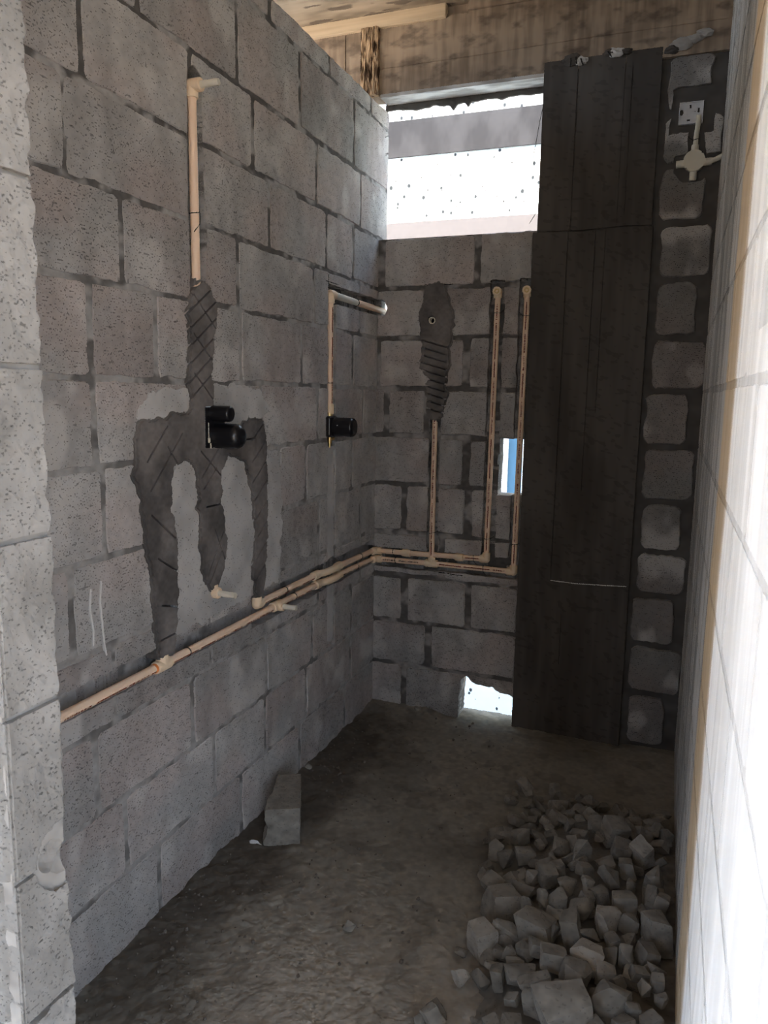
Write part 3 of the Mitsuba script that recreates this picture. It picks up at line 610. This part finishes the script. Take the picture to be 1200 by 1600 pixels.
# mixing outlet with black cap near the corner
t = thing('outlet_pipe', 'pale pipe from the black corner valve, bent over into the back wall', 'pipe')
pipe(t, Lp(-.452, 1.31), Lp(-.452, 1.672), out_l, seed=40)
elbow(t, Lp(-.452, 1.702), (0, 0, -1), (0, 1, 0), .032, mat=FITTING)
add('horizontal_pipe', seg(Lp(-.42, 1.702), Lp(-.22, 1.700), .0125), PVCGREY, t, smooth=40, label='length of pipe coloured whiter for window light')  # whiter plastic colour stands in for window light here
add('horizontal_pipe', seg(Lp(-.215, 1.700), Lp(.085, 1.697), .0125), PIPE, t, smooth=40)
tie(t, Lp(-.218, 1.70), (0, 1, 0), (1, 0, 0), 21, .0125); tie(t, Lp(-.452, 1.392), (0, 0, 1), (1, 0, 0), 22)
t = thing('shower_valve', 'black capped valve on the left wall near the corner, brass tail below', 'valve')
add('connector', seg(Lp(-.452, 1.282), Lp(-.452, 1.318), .0155), FITTING, t, smooth=40, label='beige socket above the valve')
add('brass_union', seg(Lp(-.455, 1.262), Lp(-.455, 1.288), .013), BRASS, t, smooth=40, label='brass union')
add('brass_tail', cat([seg(Lp(-.452, 1.175), Lp(-.452, 1.21), .007), seg(Lp(-.452, 1.160), Lp(-.452, 1.18), .004), seg(Lp(-.452, 1.192, .0), Lp(-.425, 1.192, .0), .006)]), BRASS, t, smooth=40, label='brass tail below the cap')
def capd(c, r, L, dome=.35):
    """cap along +x, rounded outer rim"""
    a = np.linspace(0, np.pi / 2, 8); e = r * dome
    xs = np.r_[0, L - e, L - e + e * np.sin(a[1:])]; rs = np.r_[r, r, r - e + e * np.cos(a[1:])]
    return tube([(c[0] + x, c[1], c[2]) for x in xs], rs, 32)
add('cap', capd((-.02, -.449, 1.236), .034, .115, .35), BLACK, t, smooth=40)
add('body', rbx(-.03, .018, -.49, -.42, 1.20, 1.275, .01), BLACK, t, smooth=40)
add('locating_dot', trimesh.creation.icosphere(2, .002, ).apply_translation((.04, -.482, 1.243)), CHALK, t, label='white dot')
t = thing('shower_valve', 'black capped twin valve on the left wall between the mortar patches', 'valve')
add('plate', rbx(-.02, .012, -1.262, -1.165, 1.205, 1.318, .006), BLACK, t, smooth=40)
add('cap', capd((-.01, -1.222, 1.298), .021, .078, .4), BLACK, t, smooth=40, label='smaller upper cap')
add('cap', capd((-.01, -1.205, 1.238), .034, .102, .7), BLACK, t, smooth=40, label='larger domed lower cap')
add('label_fleck', cat([bx(.0122, .0132, -1.249, -1.247, 1.235, 1.275), bx(.0122, .0135, -1.252, -1.242, 1.222, 1.234), bx(.0122, .0135, -1.242, -1.238, 1.206, 1.22)]), PVCGREY, t, label='pale flecks on the plate')

# ------------------------------------------------------------------ electrical boxes on the block strip
t = thing('metal_switch_box', 'square galvanized metal box recessed in the narrow block strip', 'electrical box')
pl = sbox(1.108, 1.182, 2.295, 2.362)
for (u, v, a, b) in ((1.142, 2.350, .003, .006), (1.169, 2.336, .003, .007), (1.138, 2.306, .005, .003), (1.158, 2.333, .0015, .0015)): pl = pl.difference(sbox(u - a, u + a, v - b, v + b))
pl = pl.difference(Polygon([(1.114 + .006 * math.cos(a), 2.333 + .010 * math.sin(a)) for a in np.linspace(0, 6.28, 13)[:-1]]))
add('back_plate', wm('back', extr(pl, -.012, -.010)), ZINC, t)
rim = sbox(1.106, 1.184, 2.293, 2.364).difference(sbox(1.108, 1.182, 2.295, 2.362))
add('rim', wm('back', extr(rim, -.042, -.004)), ZINC, t)
t = thing('round_junction_box', 'round ivory plastic junction box with four necks below the metal box', 'electrical box')
c = (1.166, 2.168)
add('cover', wm('back', extr(Polygon([(c[0] + .035 * math.cos(a), c[1] + .035 * math.sin(a)) for a in np.linspace(0, 6.2832, 41)[:-1]]), .004, .010)), IVORY, t, smooth=30)
add('body', wm('back', extr(Polygon([(c[0] + .033 * math.cos(a), c[1] + .033 * math.sin(a)) for a in np.linspace(0, 6.2832, 41)[:-1]]), -.03, .004)), PVCGREY, t, smooth=30)
for d in ((1, 0.02), (-1, -0.02), (0, 1), (0, -1)):
    a = np.array([c[0] + d[0] * .026, .008, c[1] + d[1] * .026 - .004]); add('neck', seg(a, a + np.array([d[0], 0, d[1]]) * .032, .0125), PVCGREY, t, smooth=40)
for du in (-.024, .024): add('screw', wm('back', extr(Polygon([(c[0] + du + .002 * math.cos(a), c[1] + du + .002 * math.sin(a)) for a in np.linspace(0, 6.28, 9)[:-1]]), .0095, .0108)), HOLE, t)
t = thing('conduit', 'short ivory conduit between the metal box and the round junction box', 'conduit')
add('tube', tube([(1.167, .006, 2.215), (1.167, .004, 2.25), (1.170, .004, 2.285), (1.171, .012, 2.318)], [.0085, .0085, .0085, .0085], 14), IVORY, t, smooth=40); tie(t, (1.167, .005, 2.238), (0, 0, 1), (0, -1, 0), 31, .0085)
t = thing('conduit', 'ivory conduit running from the round junction box to the right wall', 'conduit')
add('tube', tube([(1.212, .008, 2.163), (1.235, .008, 2.170), (1.26, .008, 2.182)], .0085, 14), PVCGREY, t, smooth=40)

# loose wires in the window opening
for i, (pts, lab) in enumerate([([(.633, .02, 2.44), (.620, .03, 2.438), (.607, .02, 2.442)], 'upper bent wire at the right side of the window'), ([(.634, .03, 2.42), (.622, .03, 2.36), (.616, .02, 2.30), (.606, .02, 2.24), (.612, .02, 2.20)], 'long thin wire hanging at the right side of the window'),
                                ([(.634, .03, 2.13), (.625, .03, 2.115), (.606, .02, 2.10)], 'short wire low at the right side of the window'), ([(.634, .03, 2.06), (.618, .03, 2.03), (.602, .02, 2.0)], 'wire touching the right end of the window sill'),
                                ([(-.002, .06, 2.375), (.015, .055, 2.378), (.022, .05, 2.37)], 'small wire at the left side of the window, the upper one'), ([(-.002, .06, 2.31), (.016, .055, 2.313), (.006, .05, 2.30)], 'small wire at the left side of the window, the lower one')]):
    add('loose_wire', tube(pts, .0011, 6), WIRE, label=lab, cat='wire')

# ------------------------------------------------------------------ block on the floor, rubble
half = MF(*(lambda b: (b.vertices, b.faces))(trimesh.creation.box(extents=(.105, .212, .118))))
m = tm(half).subdivide_to_size(.009); v = m.vertices
left = np.clip(-v[:, 0] / .054, 0, 1) ** 3
v[:, 0] += left * (.05 * (meshkit.fbm(np.c_[v[:, 1] * 22, v[:, 2] * 22, v[:, 0] * 0], 3, 4) - .15) + np.clip(v[:, 1] * .22, -.01, .05))
v[:, 1] += np.clip(-v[:, 1] / .117, 0, 1) ** 4 * .012 * (meshkit.fbm(v * 40, 3, 6) - .5)
v += ((meshkit.fbm(v * 55 + 3, 3, 8) - .5) * .005)[:, None] * np.sign(v)
m.vertices = v; m.apply_transform(trimesh.transformations.rotation_matrix(math.radians(26), (0, 0, 1))); m.apply_translation((.097, -1.0, .061))
add('broken_block', m, RUBBLE[0], smooth=35, label='broken half concrete block lying alone by the left wall', cat='concrete block')

def chunk(size, seed, n=11, flat=.7):
    r = np.random.default_rng(seed); P = r.normal(0, 1, (n, 3)); P /= np.linalg.norm(P, axis=1, keepdims=True)
    P = np.sign(P) * np.abs(P) ** .7 * [1, 1, 1]; P *= np.array(size) / 2 * r.uniform(.88, 1.12, (n, 1))
    if seed % 5 < 2:
        P = np.array([(a, b, c) for a in (-1, 1) for b in (-1, 1) for c in (-1, 1)], float) * np.array(size) / 2 * r.uniform(.62, 1.0, (8, 3))
        P = np.vstack([P, P[:4] * [.4, 1.12, .5]])
    h = trimesh.convex.convex_hull(P); h = h.subdivide().subdivide()
    h = trimesh.Trimesh(h.vertices, h.faces); s = float(np.mean(size))
    nn = h.vertex_normals
    h.vertices = h.vertices + nn * ((meshkit.fbm(h.vertices / s * 2.6 + seed, 3, seed) - .5) * s * .16)[:, None]
    return trimesh.smoothing.filter_laplacian(h, iterations=1, lamb=.25)
ROCKS = [(0.758, -0.823, 0.03, 0.059, 0.039), (0.816, -0.839, 0.053, 0.048, 0.039), (0.716, -0.857, 0.015, 0.026, 0.026), (0.764, -0.926, 0.032, 0.047, 0.057), (0.798, -0.956, 0.046, 0.043, 0.062), (0.848, -0.946, 0.065, 0.049, 0.037), (0.751, -0.995, 0.027, 0.037, 0.024), (0.958, -0.819, 0.109, 0.038, 0.038), (0.98, -0.794, 0.117, 0.038, 0.032), (1.027, -0.808, 0.125, 0.047, 0.05), (1.083, -0.827, 0.125, 0.065, 0.062), (1.107, -0.781, 0.125, 0.038, 0.031), (1.048, -0.871, 0.125, 0.027, 0.034), (1.195, -0.769, 0.125, 0.025, 0.037), (1.212, -0.538, 0.047, 0.055, 0.034), (1.225, -0.804, 0.125, 0.024, 0.037), (1.16, -0.914, 0.125, 0.047, 0.068), (0.939, -0.925, 0.101, 0.067, 0.049), (1.009, -0.976, 0.125, 0.047, 0.085), (0.971, -0.993, 0.114, 0.038, 0.041), (0.955, -1.036, 0.107, 0.026, 0.035), (0.931, -1.066, 0.098, 0.037, 0.049), (0.892, -1.068, 0.083, 0.04, 0.04), (0.865, -1.106, 0.072, 0.068, 0.046), (0.826, -1.122, 0.057, 0.057, 0.051), (0.832, -1.179, 0.059, 0.083, 0.072), (1.022, -1.043, 0.125, 0.04, 0.028), (0.988, -1.127, 0.12, 0.055, 0.039), (1.037, -1.109, 0.125, 0.036, 0.038), (1.092, -1.068, 0.125, 0.044, 0.067), (1.109, -0.918, 0.125, 0.047, 0.053), (1.128, -1.004, 0.125, 0.04, 0.045), (1.135, -1.074, 0.125, 0.038, 0.033), (1.204, -1.027, 0.125, 0.064, 0.064), (1.183, -1.105, 0.125, 0.064, 0.075), (1.129, -1.153, 0.125, 0.056, 0.053), (1.216, -1.118, 0.125, 0.032, 0.048), (0.93, -1.166, 0.098, 0.038, 0.038), (0.977, -1.197, 0.116, 0.043, 0.069), (1.024, -1.2, 0.125, 0.058, 0.053), (1.043, -1.17, 0.125, 0.035, 0.037), (1.072, -1.145, 0.125, 0.038, 0.043), (0.9, -1.192, 0.086, 0.033, 0.049), (0.939, -1.283, 0.101, 0.09, 0.085), (0.86, -1.287, 0.07, 0.068, 0.052), (0.812, -1.316, 0.051, 0.05, 0.073), (1.024, -1.306, 0.125, 0.04, 0.08), (1.057, -1.304, 0.125, 0.055, 0.03), (1.09, -1.232, 0.125, 0.067, 0.067), (1.15, -1.22, 0.125, 0.043, 0.051), (1.206, -1.229, 0.125, 0.05, 0.08), (1.115, -1.304, 0.125, 0.029, 0.039), (0.854, -1.402, 0.068, 0.032, 0.032), (0.885, -1.372, 0.08, 0.035, 0.03), (0.923, -1.366, 0.095, 0.03, 0.045), (0.949, -1.362, 0.105, 0.032, 0.035), (0.993, -1.4, 0.122, 0.062, 0.038), (1.064, -1.372, 0.125, 0.084, 0.057), (1.116, -1.348, 0.125, 0.031, 0.043), (1.145, -1.343, 0.125, 0.031, 0.062), (1.19, -1.314, 0.125, 0.039, 0.048), (0.88, -1.45, 0.078, 0.026, 0.045), (0.931, -1.445, 0.098, 0.085, 0.043), (0.906, -1.404, 0.088, 0.044, 0.017), (1.048, -1.447, 0.125, 0.071, 0.069), (1.107, -1.41, 0.125, 0.04, 0.04), (0.961, -1.472, 0.11, 0.07, 0.028), (0.986, -1.5, 0.119, 0.029, 0.041), (0.792, -1.441, 0.043, 0.039, 0.034), (0.966, -1.527, 0.111, 0.054, 0.054), (1.037, -1.542, 0.125, 0.096, 0.066), (1.024, -1.489, 0.125, 0.041, 0.023), (1.131, -1.436, 0.125, 0.041, 0.041), (1.124, -1.489, 0.125, 0.08, 0.075), (1.165, -1.497, 0.125, 0.039, 0.044), (1.212, -1.394, 0.125, 0.028, 0.032), (0.924, -1.52, 0.095, 0.027, 0.018), (0.937, -1.585, 0.1, 0.057, 0.035), (0.882, -1.593, 0.079, 0.035, 0.018), (1.098, -1.555, 0.125, 0.039, 0.03), (1.15, -1.537, 0.125, 0.038, 0.026), (1.176, -1.382, 0.125, 0.033, 0.028), (1.213, -1.344, 0.125, 0.042, 0.028), (1.187, -1.42, 0.125, 0.032, 0.032), (1.221, -1.438, 0.125, 0.022, 0.031), (1.206, -1.509, 0.125, 0.039, 0.026)]
def hh(x, y):
    s = lambda a, b, t: np.clip((t - a) / (b - a), 0, 1)
    return .015 + .11 * s(.72, 1.0, x) * s(-.45, -.75, y)
def mz(X, Y):
    P = np.stack([X, Y, 0 * X], -1); return hh(X, Y) - .055 + .02 * (meshkit.fbm(P * 30, 3, 4) - .5)
add('rubble_fines', ground(.70, 1.25, -1.95, -.46, .012, mz), RUBBLE[1], smooth=True, label='dark grit and crumbs under the rubble pile', cat='grit', kind='stuff')
NOTE = {18: 'upright wedge of concrete near the top of the rubble pile', 16: 'pale square chunk near the upper right of the rubble pile', 43: 'large three-sided chunk in the middle of the rubble pile', 45: 'pale knobbly chunk at the left edge of the rubble pile',
        48: 'pale brick-shaped chunk in the middle right of the rubble pile', 57: 'broad half-round slab lying in the rubble pile', 70: 'largest rounded slab at the front of the rubble pile', 73: 'big lumpy chunk at the front right of the rubble pile',
        25: 'long chunk with a dark hollow at the left edge of the rubble pile', 68: 'flat pale stone lying apart, left of the rubble pile', 0: 'small round-ended piece at the upper left corner of the rubble pile'}
def put_rock(x, y, z, size, seed, mat, rot, lab=None, grp='broken concrete chunks in the rubble pile'):
    m = chunk(size, seed, n=9 + seed % 5)
    R = trimesh.transformations.euler_matrix(*rot); m.apply_transform(R); m.apply_translation((x, y, z))
    dz = m.vertices[:, 2].min(); 
    if dz < .002: m.apply_translation((0, 0, .002 - dz))
    dx = m.vertices[:, 0].max()
    if dx > 1.25: m.apply_translation((1.25 - dx, 0, 0))
    add('rubble_chunk', m, mat, smooth=28, label=lab or 'grey broken concrete chunk lying in the rubble pile', cat='rubble', group=None if lab else grp)
for i, (x, y, z, w, h) in enumerate(ROCKS):
    r = np.random.default_rng(300 + i)
    size = (w * 1.2, min(max(w, h), 1.5 * min(w, h)) * 1.0, h * 1.2)
    put_rock(x, y, z - .012, size, 500 + i, RUBBLE[2] if i in (16, 48, 45, 57, 68) else RUBBLE[r.integers(2)], (r.uniform(-.35, .2), r.uniform(-.3, .3), yaw + r.uniform(-.5, .5)), NOTE.get(i))
for i in range(150):
    r = np.random.default_rng(900 + i); x = r.uniform(.74, 1.24); y = r.uniform(-1.75, -.5) if i % 3 else r.uniform(-.85, -.5)
    s = r.uniform(.026, .052); z = float(hh(x, y)) - .03 + (.02 if y < -1.58 else 0)
    put_rock(x, y, z, (s * 1.3, s, s * .8), 1500 + i, RUBBLE[r.integers(2)], r.uniform(-1, 1, 3))
for (x, y, s, lab) in [(.477, -1.36, .036, 'small lone stone on the open floor'), (.012, -.655, .034, 'small stone behind the broken block by the wall'), (.22, -.02, .03, 'small stone at the foot of the back wall')]:
    put_rock(x, y, s * .3, (s, s, s * .8), int(x * 1000) + 40, RUBBLE[0], (.2, .3, .5), lab)
put_rock(.07, -1.125, .012, (.045, .03, .018), 77, CHALK, (0, 0, .3), 'white sliver of plaster beside the broken block')
cr = []
for i in range(520):
    x = abs(nrg.normal(0, .17)) + .015 if i % 3 else nrg.uniform(.02, .68); y = nrg.uniform(-1.9, -.02); s = nrg.uniform(.0015, .0045) * (1 if i % 9 else 1.8)
    if x > .69 or abs(x - .09) + abs(y + 1.0) * .5 < .16: continue
    o = trimesh.creation.icosphere(0, s); o.vertices *= nrg.uniform(.6, 1.2, (len(o.vertices), 1)); o.apply_translation((x, y, float(fz(np.array(x), np.array(y))) + s * .3)); cr.append(o)
add('floor_crumbs', cat(cr), CRUMB, label='scattered crumbs of stone and mortar over the floor', cat='grit', kind='stuff')
